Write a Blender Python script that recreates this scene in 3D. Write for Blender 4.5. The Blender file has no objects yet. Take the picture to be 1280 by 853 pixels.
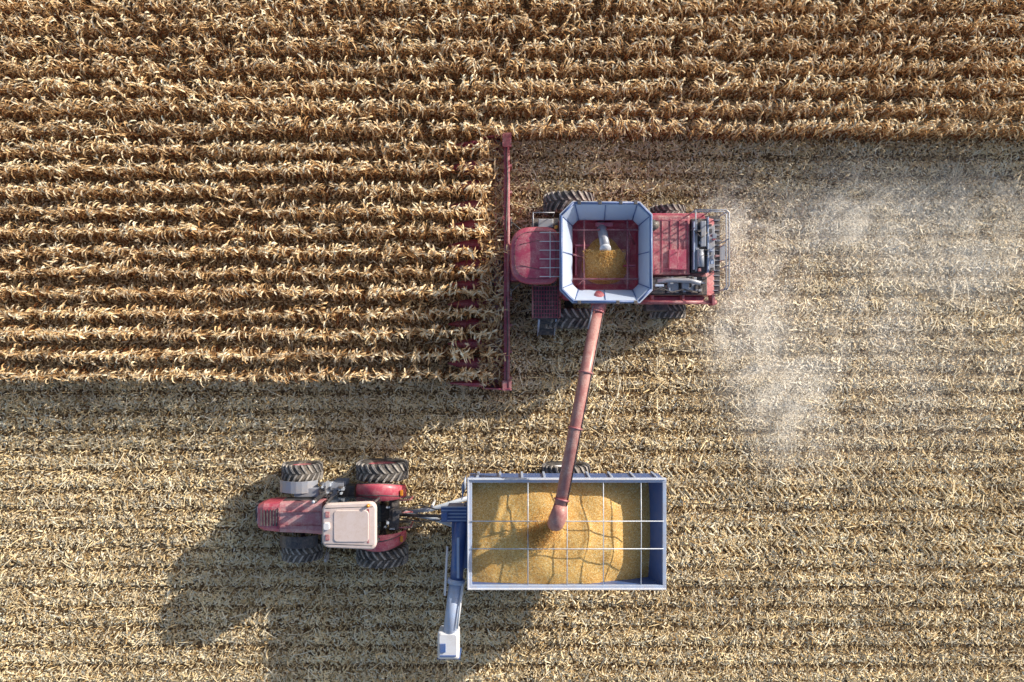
import bpy, math, random
import numpy as np
from mathutils import Vector, Matrix
random.seed(7)
rng = np.random.default_rng(7)
S = bpy.context.scene
COL = S.collection
S.view_settings.view_transform = 'Standard'
S.view_settings.look = 'None'
S.view_settings.exposure = 0

# ------------------------------------------------------------------ materials
def new_mat(name):
    m = bpy.data.materials.new(name); m.use_nodes = True
    nt = m.node_tree
    b = nt.nodes['Principled BSDF']
    return m, nt, b

def N(nt, t, **kw):
    n = nt.nodes.new(t)
    for k, v in kw.items():
        if k in ('operation', 'blend_type', 'data_type', 'feature', 'attribute_name', 'noise_dimensions'):
            setattr(n, k, v)
        else:
            n.inputs[k].default_value = v
    return n

def ramp(nt, stops):
    r = nt.nodes.new('ShaderNodeValToRGB')
    e = r.color_ramp.elements
    e[0].position, e[0].color = stops[0][0], (*stops[0][1], 1)
    e[1].position, e[1].color = stops[-1][0], (*stops[-1][1], 1)
    for p, c in stops[1:-1]:
        x = e.new(p); x.color = (*c, 1)
    return r

def g(v): return (v, v, v)

def paint(name, col, dust=0.35, rough=0.38, metal=0.0, coat=0.25, dustcol=(0.50, 0.38, 0.28), bump=0.15):
    m, nt, b = new_mat(name); L = nt.links.new
    tc = nt.nodes.new('ShaderNodeTexCoord')
    n1 = N(nt, 'ShaderNodeTexNoise', Scale=3.1, Detail=6.0, Roughness=0.7)
    n2 = N(nt, 'ShaderNodeTexNoise', Scale=24.0, Detail=4.0, Roughness=0.75)
    L(tc.outputs['Object'], n1.inputs['Vector']); L(tc.outputs['Object'], n2.inputs['Vector'])
    geo = nt.nodes.new('ShaderNodeNewGeometry')
    sep = nt.nodes.new('ShaderNodeSeparateXYZ'); L(geo.outputs['Normal'], sep.inputs[0])
    up = nt.nodes.new('ShaderNodeMapRange'); L(sep.outputs['Z'], up.inputs['Value'])
    up.inputs['From Min'].default_value = 0.1; up.inputs['To Min'].default_value = 0.35
    r1 = ramp(nt, [(0.40, g(0.15)), (0.62, g(1.0))]); L(n1.outputs['Fac'], r1.inputs[0])
    r2 = ramp(nt, [(0.38, g(0.25)), (0.62, g(1.0))]); L(n2.outputs['Fac'], r2.inputs[0])
    m1 = N(nt, 'ShaderNodeMath', operation='MULTIPLY'); L(r1.outputs[0], m1.inputs[0]); L(r2.outputs[0], m1.inputs[1])
    m2 = N(nt, 'ShaderNodeMath', operation='MULTIPLY'); L(m1.outputs[0], m2.inputs[0]); L(up.outputs[0], m2.inputs[1])
    m3 = N(nt, 'ShaderNodeMath', operation='MULTIPLY'); L(m2.outputs[0], m3.inputs[0]); m3.inputs[1].default_value = dust * 1.8
    m3.use_clamp = True
    mx = nt.nodes.new('ShaderNodeMixRGB'); L(m3.outputs[0], mx.inputs[0])
    mx.inputs[1].default_value = (*col, 1); mx.inputs[2].default_value = (*dustcol, 1)
    L(mx.outputs[0], b.inputs['Base Color'])
    rr = nt.nodes.new('ShaderNodeMapRange'); L(m3.outputs[0], rr.inputs['Value'])
    rr.inputs['To Min'].default_value = rough; rr.inputs['To Max'].default_value = 0.9
    L(rr.outputs[0], b.inputs['Roughness'])
    b.inputs['Metallic'].default_value = metal
    b.inputs['Coat Weight'].default_value = coat
    b.inputs['Coat Roughness'].default_value = 0.25
    bp = nt.nodes.new('ShaderNodeBump'); bp.inputs['Strength'].default_value = bump; bp.inputs['Distance'].default_value = 0.02
    L(n2.outputs['Fac'], bp.inputs['Height']); L(bp.outputs[0], b.inputs['Normal'])
    return m

RED = paint('combine_red_paint', (0.44, 0.04, 0.10), dust=0.42, dustcol=(0.62, 0.38, 0.36))
REDD = paint('dusty_maroon_paint', (0.36, 0.06, 0.09), dust=0.55, rough=0.5, dustcol=(0.62, 0.42, 0.38))
TRED = paint('tractor_red_paint', (0.55, 0.05, 0.10), dust=0.42, rough=0.35, dustcol=(0.70, 0.46, 0.44))
PINK = paint('dusty_hood_paint', (0.56, 0.18, 0.21), dust=0.6, rough=0.35, dustcol=(0.76, 0.56, 0.52))
AUG = paint('auger_tube_paint', (0.42, 0.15, 0.14), dust=0.6, rough=0.45, dustcol=(0.64, 0.42, 0.36))
TANKG = paint('grain_tank_panel', (0.54, 0.62, 0.78), dust=0.25, rough=0.45, dustcol=(0.60, 0.54, 0.48))
BLUE = paint('cart_blue_paint', (0.06, 0.14, 0.38), dust=0.2, rough=0.4)
BLUEL = paint('cart_light_blue_paint', (0.45, 0.55, 0.75), dust=0.3, rough=0.4)
RIMG = paint('galvanised_steel', (0.62, 0.68, 0.78), dust=0.2, rough=0.4, metal=0.1)
DARK = paint('dark_machinery', (0.035, 0.04, 0.055), dust=0.3, rough=0.5)
GREY = paint('grey_metal', (0.38, 0.41, 0.48), dust=0.3, rough=0.4, metal=0.3)
WHITE = paint('pale_metal', (0.82, 0.82, 0.85), dust=0.2, rough=0.45)
ROOF = paint('tractor_roof_paint', (0.80, 0.66, 0.62), dust=0.5, rough=0.4, dustcol=(0.68, 0.52, 0.44))
RUB = paint('dusty_rubber', (0.03, 0.03, 0.034), dust=0.75, rough=0.85, coat=0.0, dustcol=(0.26, 0.22, 0.18))
LUG = paint('tread_rubber', (0.10, 0.10, 0.11), dust=1.0, rough=0.85, coat=0.0, dustcol=(0.56, 0.50, 0.44))
YEL = paint('rim_paint', (0.5, 0.45, 0.38), dust=0.4)
AMB = paint('amber_lens', (0.8, 0.3, 0.02), dust=0.05, rough=0.2)

def glass_mat():
    m, nt, b = new_mat('tinted_glass')
    b.inputs['Base Color'].default_value = (0.012, 0.018, 0.025, 1)
    b.inputs['Roughness'].default_value = 0.06
    b.inputs['Coat Weight'].default_value = 0.5
    return m
GLASS = glass_mat()

def grain_mat():
    m, nt, b = new_mat('corn_grain'); L = nt.links.new
    tc = nt.nodes.new('ShaderNodeTexCoord')
    v = N(nt, 'ShaderNodeTexVoronoi', Scale=42.0); L(tc.outputs['Object'], v.inputs['Vector'])
    n = N(nt, 'ShaderNodeTexNoise', Scale=1.6, Detail=5.0, Roughness=0.6); L(tc.outputs['Object'], n.inputs['Vector'])
    sp = nt.nodes.new('ShaderNodeSeparateColor'); L(v.outputs['Color'], sp.inputs[0])
    r = ramp(nt, [(0.0, (0.64, 0.31, 0.06)), (0.4, (0.90, 0.53, 0.14)), (0.75, (0.97, 0.67, 0.24)), (1.0, (0.98, 0.84, 0.5))])
    L(sp.outputs[0], r.inputs[0])
    r2 = ramp(nt, [(0.35, (0.86, 0.77, 0.66)), (0.65, (1.0, 1.0, 1.0))]); L(n.outputs['Fac'], r2.inputs[0])
    mx = nt.nodes.new('ShaderNodeMixRGB'); mx.blend_type = 'MULTIPLY'; mx.inputs[0].default_value = 1
    L(r.outputs[0], mx.inputs[1]); L(r2.outputs[0], mx.inputs[2]); L(mx.outputs[0], b.inputs['Base Color'])
    b.inputs['Roughness'].default_value = 0.6
    bp = nt.nodes.new('ShaderNodeBump'); bp.inputs['Strength'].default_value = 0.6; bp.inputs['Distance'].default_value = 0.02
    L(v.outputs['Distance'], bp.inputs['Height']); bp.invert = True
    L(bp.outputs[0], b.inputs['Normal'])
    return m
GRAIN = grain_mat()

# dust plume behind the combine; its bright haze is painted into ground colours (x, y, rx, ry, strength)
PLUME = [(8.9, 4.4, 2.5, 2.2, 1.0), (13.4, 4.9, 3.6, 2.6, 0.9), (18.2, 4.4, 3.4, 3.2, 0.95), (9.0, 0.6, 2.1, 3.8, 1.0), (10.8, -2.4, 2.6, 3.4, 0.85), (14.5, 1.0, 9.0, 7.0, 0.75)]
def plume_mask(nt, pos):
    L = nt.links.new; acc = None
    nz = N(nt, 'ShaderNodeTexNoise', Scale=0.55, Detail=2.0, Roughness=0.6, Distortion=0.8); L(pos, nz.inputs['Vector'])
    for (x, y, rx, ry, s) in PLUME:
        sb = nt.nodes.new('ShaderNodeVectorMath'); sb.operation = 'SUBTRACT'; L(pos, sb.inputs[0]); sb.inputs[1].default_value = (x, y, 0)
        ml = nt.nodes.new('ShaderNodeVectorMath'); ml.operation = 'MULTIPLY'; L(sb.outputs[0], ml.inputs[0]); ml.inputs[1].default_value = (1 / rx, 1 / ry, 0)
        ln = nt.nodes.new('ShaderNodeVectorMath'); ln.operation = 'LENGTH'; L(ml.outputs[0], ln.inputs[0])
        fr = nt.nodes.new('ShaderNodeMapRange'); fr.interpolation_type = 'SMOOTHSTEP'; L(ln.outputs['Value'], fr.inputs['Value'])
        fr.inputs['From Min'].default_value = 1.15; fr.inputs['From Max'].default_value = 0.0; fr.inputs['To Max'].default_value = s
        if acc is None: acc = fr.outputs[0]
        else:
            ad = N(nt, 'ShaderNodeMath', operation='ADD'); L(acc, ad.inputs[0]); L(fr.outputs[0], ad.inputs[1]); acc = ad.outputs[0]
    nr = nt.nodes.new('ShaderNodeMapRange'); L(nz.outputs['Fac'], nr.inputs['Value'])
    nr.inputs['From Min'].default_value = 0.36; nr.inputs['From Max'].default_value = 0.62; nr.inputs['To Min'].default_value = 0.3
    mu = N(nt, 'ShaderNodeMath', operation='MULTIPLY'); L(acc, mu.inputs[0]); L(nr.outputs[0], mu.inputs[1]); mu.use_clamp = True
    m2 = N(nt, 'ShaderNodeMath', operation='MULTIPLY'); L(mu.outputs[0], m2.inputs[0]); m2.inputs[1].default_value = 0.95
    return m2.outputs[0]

def leaf_mat(name, stops, plume=False, nscale=0.35, lo=(0.80, 0.75, 0.70)):
    m = bpy.data.materials.new(name); m.use_nodes = True; nt = m.node_tree; L = nt.links.new
    nt.nodes.remove(nt.nodes['Principled BSDF'])
    b = nt.nodes.new('ShaderNodeBsdfDiffuse')
    at = N(nt, 'ShaderNodeAttribute', attribute_name='tone')
    r = ramp(nt, stops); L(at.outputs['Fac'], r.inputs[0])
    geo = nt.nodes.new('ShaderNodeNewGeometry')
    n = N(nt, 'ShaderNodeTexNoise', Scale=nscale, Detail=2.0, Roughness=0.65); L(geo.outputs['Position'], n.inputs['Vector'])
    r2 = ramp(nt, [(0.35, lo), (0.65, (1.08, 1.05, 1.0))]); L(n.outputs['Fac'], r2.inputs[0])
    mx = nt.nodes.new('ShaderNodeMixRGB'); mx.blend_type = 'MULTIPLY'; mx.inputs[0].default_value = 1
    L(r.outputs[0], mx.inputs[1]); L(r2.outputs[0], mx.inputs[2])
    out = mx.outputs[0]
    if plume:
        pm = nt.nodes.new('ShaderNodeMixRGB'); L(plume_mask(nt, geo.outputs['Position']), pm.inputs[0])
        L(out, pm.inputs[1]); pm.inputs[2].default_value = (0.98, 0.90, 0.77, 1); out = pm.outputs[0]  # bright haze of the airborne plume painted into the residue colour
    L(out, b.inputs['Color'])
    L(b.outputs[0], nt.nodes['Material Output'].inputs['Surface'])
    return m
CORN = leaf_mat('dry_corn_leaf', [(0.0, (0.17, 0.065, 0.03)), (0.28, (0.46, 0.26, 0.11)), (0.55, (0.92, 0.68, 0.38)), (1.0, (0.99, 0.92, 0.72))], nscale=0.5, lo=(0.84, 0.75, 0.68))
RS = [(0.0, (0.15, 0.08, 0.035)), (0.22, (0.52, 0.35, 0.16)), (0.5, (0.96, 0.78, 0.47)), (1.0, (0.99, 0.94, 0.77))]
RESID = leaf_mat('corn_residue', RS, nscale=0.45)
RESIDP = leaf_mat('corn_residue_painted_haze', RS, plume=True, nscale=0.45)

def ground_mat():
    m, nt, b = new_mat('harvested_soil'); L = nt.links.new
    geo = nt.nodes.new('ShaderNodeNewGeometry')
    v = N(nt, 'ShaderNodeTexVoronoi', Scale=16.0); L(geo.outputs['Position'], v.inputs['Vector'])
    sp = nt.nodes.new('ShaderNodeSeparateColor'); L(v.outputs['Color'], sp.inputs[0])
    r = ramp(nt, [(0.0, (0.09, 0.05, 0.025)), (0.4, (0.18, 0.115, 0.055)), (0.7, (0.44, 0.31, 0.16)), (1.0, (0.8, 0.62, 0.36))]); L(sp.outputs[0], r.inputs[0])
    n = N(nt, 'ShaderNodeTexNoise', Scale=5.0, Detail=5.0, Roughness=0.7); L(geo.outputs['Position'], n.inputs['Vector'])
    r2 = ramp(nt, [(0.3, (0.65, 0.6, 0.55)), (0.7, (1.2, 1.15, 1.1))]); L(n.outputs['Fac'], r2.inputs[0])
    mx = nt.nodes.new('ShaderNodeMixRGB'); mx.blend_type = 'MULTIPLY'; mx.inputs[0].default_value = 1
    L(r.outputs[0], mx.inputs[1]); L(r2.outputs[0], mx.inputs[2])
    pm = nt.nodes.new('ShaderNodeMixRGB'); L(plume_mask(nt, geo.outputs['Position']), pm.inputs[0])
    L(mx.outputs[0], pm.inputs[1]); pm.inputs[2].default_value = (0.93, 0.83, 0.68, 1)  # same plume haze painted pale into the soil colour
    L(pm.outputs[0], b.inputs['Base Color'])
    b.inputs['Roughness'].default_value = 0.95
    bp = nt.nodes.new('ShaderNodeBump'); bp.inputs['Strength'].default_value = 0.8; bp.inputs['Distance'].default_value = 0.06
    L(n.outputs['Fac'], bp.inputs['Height']); L(bp.outputs[0], b.inputs['Normal'])
    return m
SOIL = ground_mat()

# ------------------------------------------------------------------ mesh helpers
def empty(name, loc):
    e = bpy.data.objects.new(name, None); e.location = loc; e.empty_display_size = 0.5
    COL.objects.link(e); return e

def mk(name, verts, faces, mat, parent=None, smooth=False, bevel=0.0, tone=None):
    me = bpy.data.meshes.new(name)
    me.from_pydata([tuple(v) for v in verts], [], [tuple(f) for f in faces])
    me.materials.append(mat)
    if smooth:
        me.polygons.foreach_set('use_smooth', [True] * len(me.polygons))
    if tone is not None:
        a = me.attributes.new('tone', 'FLOAT', 'POINT'); a.data.foreach_set('value', tone)
    me.update()
    ob = bpy.data.objects.new(name, me); COL.objects.link(ob)
    if parent:
        ob.parent = parent; ob.matrix_parent_inverse = Matrix.Translation(-Vector(parent.location))
    if bevel > 0:
        md = ob.modifiers.new('bevel', 'BEVEL'); md.width = bevel; md.segments = 2; md.limit_method = 'ANGLE'
    return ob

BF = [(0, 3, 2, 1), (4, 5, 6, 7), (0, 1, 5, 4), (1, 2, 6, 5), (2, 3, 7, 6), (3, 0, 4, 7)]
def boxv(x, y, z):
    return [(x[0], y[0], z[0]), (x[1], y[0], z[0]), (x[1], y[1], z[0]), (x[0], y[1], z[0]),
            (x[0], y[0], z[1]), (x[1], y[0], z[1]), (x[1], y[1], z[1]), (x[0], y[1], z[1])]
def box(name, p, x, y, z, mat, bevel=0.02):
    return mk(name, boxv(x, y, z), BF, mat, p, bevel=bevel)

def boxes(name, p, lst, mat, bevel=0.0):
    V, F = [], []
    for (x, y, z) in lst:
        o = len(V); V += boxv(x, y, z); F += [tuple(i + o for i in f) for f in BF]
    return mk(name, V, F, mat, p, bevel=bevel)

def loft(name, p, rings, mat, cap=True, smooth=False, bevel=0.0, closed=False):
    n = len(rings[0]); V = [v for r in rings for v in r]; F = []
    R = len(rings)
    for i in range(R - 1 if not closed else R):
        a = i * n; b = ((i + 1) % R) * n
        for j in range(n):
            k = (j + 1) % n
            F.append((a + j, a + k, b + k, b + j))
    if cap and not closed:
        F.append(tuple(reversed(range(n)))); F.append(tuple(range((R - 1) * n, R * n)))
    return mk(name, V, F, mat, p, smooth=smooth, bevel=bevel)

def tube_geo(pts, r, n=12):
    pts = [Vector(q) for q in pts]
    rs = r if isinstance(r, (list, tuple)) else [r] * len(pts)
    V, F = [], []
    ref = None
    for i, q in enumerate(pts):
        d = (pts[min(i + 1, len(pts) - 1)] - pts[max(i - 1, 0)]).normalized()
        if ref is None:
            ref = Vector((0, 0, 1)) if abs(d.z) < 0.9 else Vector((1, 0, 0))
        u = d.cross(ref).normalized(); w = u.cross(d).normalized(); ref = w
        for j in range(n):
            a = 2 * math.pi * j / n
            V.append(q + (u * math.cos(a) + w * math.sin(a)) * rs[i])
    for i in range(len(pts) - 1):
        for j in range(n):
            k = (j + 1) % n
            F.append((i * n + j, i * n + k, (i + 1) * n + k, (i + 1) * n + j))
    F.append(tuple(reversed(range(n)))); F.append(tuple(range((len(pts) - 1) * n, len(pts) * n)))
    return V, F
def tube(name, p, pts, r, mat, n=14, smooth=True):
    V, F = tube_geo(pts, r, n)
    return mk(name, V, F, mat, p, smooth=smooth)
def tubes(name, p, lst, r, mat, n=8):
    V, F = [], []
    for pts in lst:
        v, f = tube_geo(pts, r, n); o = len(V); V += v; F += [tuple(i + o for i in q) for q in f]
    return mk(name, V, F, mat, p, smooth=True)

def prism_y(name, p, prof, y0, y1, mat, bevel=0.03):
    return loft(name, p, [[(x, y0, z) for x, z in prof], [(x, y1, z) for x, z in prof]], mat, bevel=bevel)

def rrect(cx, cy, hx, hy, c, z, seg=3):
    out = []
    for sx, sy, a0 in ((1, 1, 0), (-1, 1, 90), (-1, -1, 180), (1, -1, 270)):
        for i in range(seg + 1):
            a = math.radians(a0 + 90 * i / seg)
            out.append((cx + sx * (hx - c) + c * math.cos(a), cy + sy * (hy - c) + c * math.sin(a), z))
    return out

def wheel(p, cx, cy, r, w, rimmat, cz=None, nl=20):
    cz = r - 0.03 if cz is None else cz
    prof = [(0.56, -0.36), (0.60, -0.44), (0.72, -0.50), (0.86, -0.49), (0.925, -0.43), (0.945, -0.2), (0.95, 0),
            (0.945, 0.2), (0.925, 0.43), (0.86, 0.49), (0.72, 0.50), (0.60, 0.44), (0.56, 0.36)]
    M = 48; rings = []
    for i in range(M):
        a = 2 * math.pi * i / M
        rings.append([(cx + rr * r * math.cos(a), cy + yy * w, cz + rr * r * math.sin(a)) for rr, yy in prof])
    loft('tyre', p, rings, RUB, closed=True, smooth=True)
    V, F = [], []
    for s in (-1, 1):
        for i in range(nl):
            a0 = 2 * math.pi * (i + (0.5 if s > 0 else 0)) / nl
            secs = [(0.03, 0.0, 0.93, 1.0), (0.28, 0.14, 0.93, 1.0), (0.47, 0.22, 0.90, 0.985), (0.525, 0.24, 0.80, 0.90)]
            o = len(V); t = 0.95 / nl
            for yy, da, r0, r1 in secs:
                for rr in (r0, r1):
                    for dt in (-t, t):
                        a = a0 + da + dt
                        V.append((cx + rr * r * math.cos(a), cy + s * yy * w, cz + rr * r * math.sin(a)))
            for k in range(3):
                a = o + 4 * k; b = a + 4
                F += [(a, a + 1, b + 1, b), (a + 2, b + 2, b + 3, a + 3), (a, b, b + 2, a + 2), (a + 1, a + 3, b + 3, b + 1)]
            F += [(o, o + 2, o + 3, o + 1), (o + 12, o + 13, o + 15, o + 14)]
    mk('tyre_lugs', V, F, LUG, p)
    rp = [(0.02, -0.2), (0.16, -0.22), (0.18, -0.08), (0.42, -0.05), (0.50, -0.30), (0.58, -0.36),
          (0.58, 0.36), (0.50, 0.30), (0.42, 0.05), (0.18, 0.08), (0.16, 0.22), (0.02, 0.2)]
    rings = []
    for i in range(32):
        a = 2 * math.pi * i / 32
        rings.append([(cx + rr * r * math.cos(a), cy + yy * w, cz + rr * r * math.sin(a)) for rr, yy in rp])
    loft('wheel_rim', p, rings, rimmat, closed=True)

# ------------------------------------------------------------------ ground
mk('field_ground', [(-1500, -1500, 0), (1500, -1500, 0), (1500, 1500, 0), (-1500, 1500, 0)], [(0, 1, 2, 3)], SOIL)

ROW = 0.762
Y0 = -1.25           # first standing row
TL = ROW * 5         # litter tile size

def flakes(r, x, y, z, ln, wd, tone, tilsd=0.30, rolsd=0.45):
    n = len(x)
    az = r.uniform(0, 2 * math.pi, n); til = r.normal(0, tilsd, n); rol = r.normal(0, rolsd, n)
    bend = r.uniform(-0.02, 0.05, n)
    d = np.stack([np.cos(az) * np.cos(til), np.sin(az) * np.cos(til), np.sin(til)], 1)
    s = np.stack([-np.sin(az) * np.cos(rol), np.cos(az) * np.cos(rol), np.sin(rol)], 1)
    c = np.stack([x, y, z + np.abs(np.sin(til)) * ln * 0.45], 1)
    up = np.array([0, 0, 1.0])
    V = np.empty((n, 6, 3))
    for k, t in enumerate((-0.5, 0, 0.5)):
        base = c + d * (ln * t)[:, None] + up * (bend * (1 if t == 0 else 0))[:, None]
        ww = wd * (1.0 if t == 0 else 0.6)
        V[:, 2 * k] = base - s * ww[:, None]; V[:, 2 * k + 1] = base + s * ww[:, None]
    F = []
    for i in range(n):
        o = 6 * i; F += [(o, o + 1, o + 3, o + 2), (o + 2, o + 3, o + 5, o + 4)]
    return V.reshape(-1, 3).tolist(), F, np.repeat(tone, 6).tolist()

def litter_mesh(seed, n):
    r = np.random.default_rng(seed)
    x = r.uniform(-TL / 2 - 0.05, TL / 2 + 0.05, n)
    y = r.uniform(-TL / 2 - 0.05, TL / 2 + 0.05, n)
    ph = np.abs(((y / ROW + 0.5) % 1.0) - 0.5) * 2         # 0 on the row, 1 between rows
    cl = 0.5 + 0.5 * np.sin(x * 2.1 + seed) * np.sin(y * 1.7 + seed * 1.3)
    keep = r.uniform(0, 1, n) < (0.18 + 0.82 * np.clip((ph - 0.12) * 2.2, 0, 1)) * (0.75 + 0.25 * cl)
    x, y, ph = x[keep], y[keep], ph[keep]; n = len(x)
    ln = r.gamma(3.0, 0.042, n).clip(0.05, 0.42); wd = r.uniform(0.010, 0.032, n)
    k = r.uniform(0, 1, n) < 0.02
    ln[k] = r.uniform(0.35, 0.8, k.sum()); wd[k] = r.uniform(0.009, 0.016, k.sum())
    z = r.uniform(0.008, 0.05, n) + 0.06 * np.clip(ph * 1.3, 0, 1)
    z[k] += 0.05
    tone = np.clip(r.normal(0.60, 0.27, n), 0, 1)
    V, F, T = flakes(r, x, y, z, ln, wd, tone)
    rr = random.Random(seed)
    for k in range(-2, 3):
        px = -TL / 2
        while px < TL / 2:
            px += rr.uniform(0.13, 0.22)
            h = rr.uniform(0.14, 0.34); lx, ly = rr.gauss(0, 0.07), rr.gauss(0, 0.07)
            py = k * ROW + rr.gauss(0, 0.02); rad = rr.uniform(0.012, 0.018)
            o = len(V); tt = rr.uniform(0.25, 0.7)
            for zz, ox, oy in ((0, 0, 0), (h, lx, ly)):
                for q in range(4):
                    a = q * math.pi / 2
                    V.append((px + ox + rad * math.cos(a), py + oy + rad * math.sin(a), zz)); T.append(tt)
            for q in range(4):
                q2 = (q + 1) % 4; F.append((o + q, o + q2, o + 4 + q2, o + 4 + q))
            F.append(tuple(o + 4 + q for q in range(4)))
    me = bpy.data.meshes.new('residue_tile'); me.from_pydata(V, [], F); me.materials.append(RESID)
    a = me.attributes.new('tone', 'FLOAT', 'POINT'); a.data.foreach_set('value', T); me.update()
    return me

tiles = [litter_mesh(100 + i, 6500) for i in range(8)]
thin = [litter_mesh(200 + i, 1600) for i in range(2)]
stub = empty('corn_stubble', (0, 0, 0))
YT = Y0 - ROW * 3
for j in range(-6, 8):
    for i in range(-9, 10):
        cx, cy = i * TL, YT + j * TL
        under_corn = (cy > Y0 + 12 * ROW) or (cy > Y0 and cx < -2.6)
        if cy > 24: continue
        me = random.choice(thin if under_corn else tiles)
        ob = bpy.data.objects.new('residue_patch', me); COL.objects.link(ob)
        ob.location = (cx, cy, 0.002 + 0.001 * random.random()); ob.parent = stub
        ob.rotation_euler = (0, 0, random.choice((0, math.pi)))
        ob.scale = (random.choice((1, -1)), 1, 1)
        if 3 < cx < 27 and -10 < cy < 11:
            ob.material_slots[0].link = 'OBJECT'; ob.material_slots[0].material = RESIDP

# ------------------------------------------------------------------ tyre tracks: soft lug prints in the residue
V, F, T = [], [], []
def bar(x0, y0, x1, y1, w, h, t):
    d = Vector((x1 - x0, y1 - y0, 0)); n = Vector((-d.y, d.x, 0)).normalized() * w
    o = len(V); a = Vector((x0, y0, 0)); b = Vector((x1, y1, 0))
    for q in (a - n, a + n, b + n, b - n): V.append(tuple(q))
    n2 = n * 0.3
    for q in (a - n2, a + n2, b + n2, b - n2): V.append((q.x, q.y, h))
    F.extend([tuple(i + o for i in f) for f in BF]); T.extend([t] * 8)
def track(yc, w, x0, x1, sp=0.27, hh=0.13):
    x = x0; ph = random.uniform(0, 6)
    while x < x1:
        fade = 0.72 + 0.28 * math.sin(x * 0.8 + ph)
        for s, dx in ((1, 0.0), (-1, sp / 2)):
            if random.random() < fade:
                j = random.gauss(0, 0.022); k = random.uniform(0.75, 1.05)
                bar(x + dx + j, yc + s * 0.03 + random.gauss(0, 0.015), x + dx + 0.24 * k + j, yc + s * w / 2 * k, random.uniform(0.035, 0.055), random.uniform(hh * 0.7, hh * 1.1), random.uniform(0.5, 1.0))
        x += sp * random.uniform(0.95, 1.05)
for yc_ in (-4.95, -5.72, -7.2, -7.97): track(yc_, 0.66, 4.8 if yc_ in (-4.95, -7.97) else 5.5, 33)
track(0.85, 0.65, 3.4, 33, hh=0.095); track(5.15, 0.65, 3.4, 33, hh=0.095)
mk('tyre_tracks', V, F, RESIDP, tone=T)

# ------------------------------------------------------------------ corn rows
def corn_segment(seed, length=3.05):
    rr = random.Random(seed); V, F, T = [], [], []
    def strip(base, az, el0, droop, ln, wd, tone, seg=5, curl=0.0):
        p = Vector(base); o = len(V); el = el0; a = az
        for i in range(seg + 1):
            t = i / seg
            w = wd * (0.55 + 0.9 * t if t < 0.4 else 0.95 * (1 - ((t - 0.4) / 0.6) ** 1.6) + 0.03)
            d = Vector((math.cos(a) * math.cos(el), math.sin(a) * math.cos(el), math.sin(el)))
            roll = curl * t
            sd = Vector((-math.sin(a), math.cos(a), 0)); upv = d.cross(sd)
            sd2 = sd * math.cos(roll) + upv * math.sin(roll)
            fold = upv * (-0.35 * w)
            V.append(tuple(p - sd2 * w)); V.append(tuple(p + fold)); V.append(tuple(p + sd2 * w))
            tv = min(1, max(0, tone + rr.gauss(0, 0.05))); T.extend([tv] * 3)
            p = p + d * (ln / seg)
            el -= droop / seg * (1.25 if t < 0.5 else 0.8); a += rr.gauss(0, 0.16)
        for i in range(seg):
            b = o + 3 * i
            F.append((b, b + 1, b + 4, b + 3)); F.append((b + 1, b + 2, b + 5, b + 4))
    x = -length / 2 + 0.08
    dens = rr.uniform(0.8, 1.1)
    while x < length / 2:
        y = rr.gauss(0, 0.03); H = rr.uniform(1.8, 2.5)
        lx, ly = rr.gauss(0, 0.12), rr.gauss(0, 0.07)
        if rr.random() < 0.07: lx, ly = rr.gauss(0, 0.55), rr.gauss(0, 0.35)
        o = len(V)
        for t, rad in ((0, 0.016), (0.5, 0.013), (1, 0.006)):
            for q in range(4):
                a = q * math.pi / 2
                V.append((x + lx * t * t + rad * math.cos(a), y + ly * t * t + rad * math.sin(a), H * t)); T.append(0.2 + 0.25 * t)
        for k in range(2):
            for q in range(4):
                q2 = (q + 1) % 4; b = o + 4 * k
                F.append((b + q, b + q2, b + 4 + q2, b + 4 + q))
        pa = rr.uniform(0, math.pi)
        nl = rr.randint(10, 14)
        pt = rr.gauss(0, 0.08)
        for i in range(nl):
            t = 0.25 + 0.72 * i / (nl - 1) + rr.gauss(0, 0.015)
            az = pa + math.pi * (i % 2) + rr.gauss(0, 0.5)
            tone = -0.04 + 1.0 * t ** 1.9 + rr.gauss(0, 0.15) + pt  # lower leaves browner, also painted darker to deepen the shade between rows
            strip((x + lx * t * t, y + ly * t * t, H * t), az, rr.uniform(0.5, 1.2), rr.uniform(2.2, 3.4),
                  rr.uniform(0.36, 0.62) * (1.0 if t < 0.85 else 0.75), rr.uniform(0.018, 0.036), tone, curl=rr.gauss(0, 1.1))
        for i in range(rr.randint(3, 6)):
            strip((x + lx, y + ly, H), rr.uniform(0, 6.28), rr.uniform(0.5, 1.4), rr.uniform(0.2, 1.3), rr.uniform(0.14, 0.26), 0.006, rr.uniform(0.4, 0.9), seg=3)
        t = rr.uniform(0.42, 0.52); az = rr.uniform(0, 6.28); e = Vector((x + lx * t * t, y + ly * t * t, H * t))
        dv = Vector((math.cos(az) * 0.6, math.sin(az) * 0.6, rr.uniform(-0.9, 0.3))).normalized()
        v, f = tube_geo([e, e + dv * 0.08, e + dv * 0.2, e + dv * 0.28], [0.012, 0.032, 0.028, 0.006], 5)
        o = len(V); V.extend([tuple(q) for q in v]); F.extend([tuple(i + o for i in q) for q in f]); T.extend([rr.uniform(0.5, 0.8)] * len(v))
        x += rr.uniform(0.13, 0.21) / dens
        if rr.random() < 0.03: x += 0.25
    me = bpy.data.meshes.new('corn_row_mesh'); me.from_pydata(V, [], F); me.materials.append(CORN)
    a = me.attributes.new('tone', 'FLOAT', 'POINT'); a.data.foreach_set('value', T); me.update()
    return me
segs = [corn_segment(500 + i) for i in range(20)]
short = [corn_segment(700 + i, 0.75) for i in range(6)]
field = empty('corn_field', (0, 0, 0))
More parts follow.
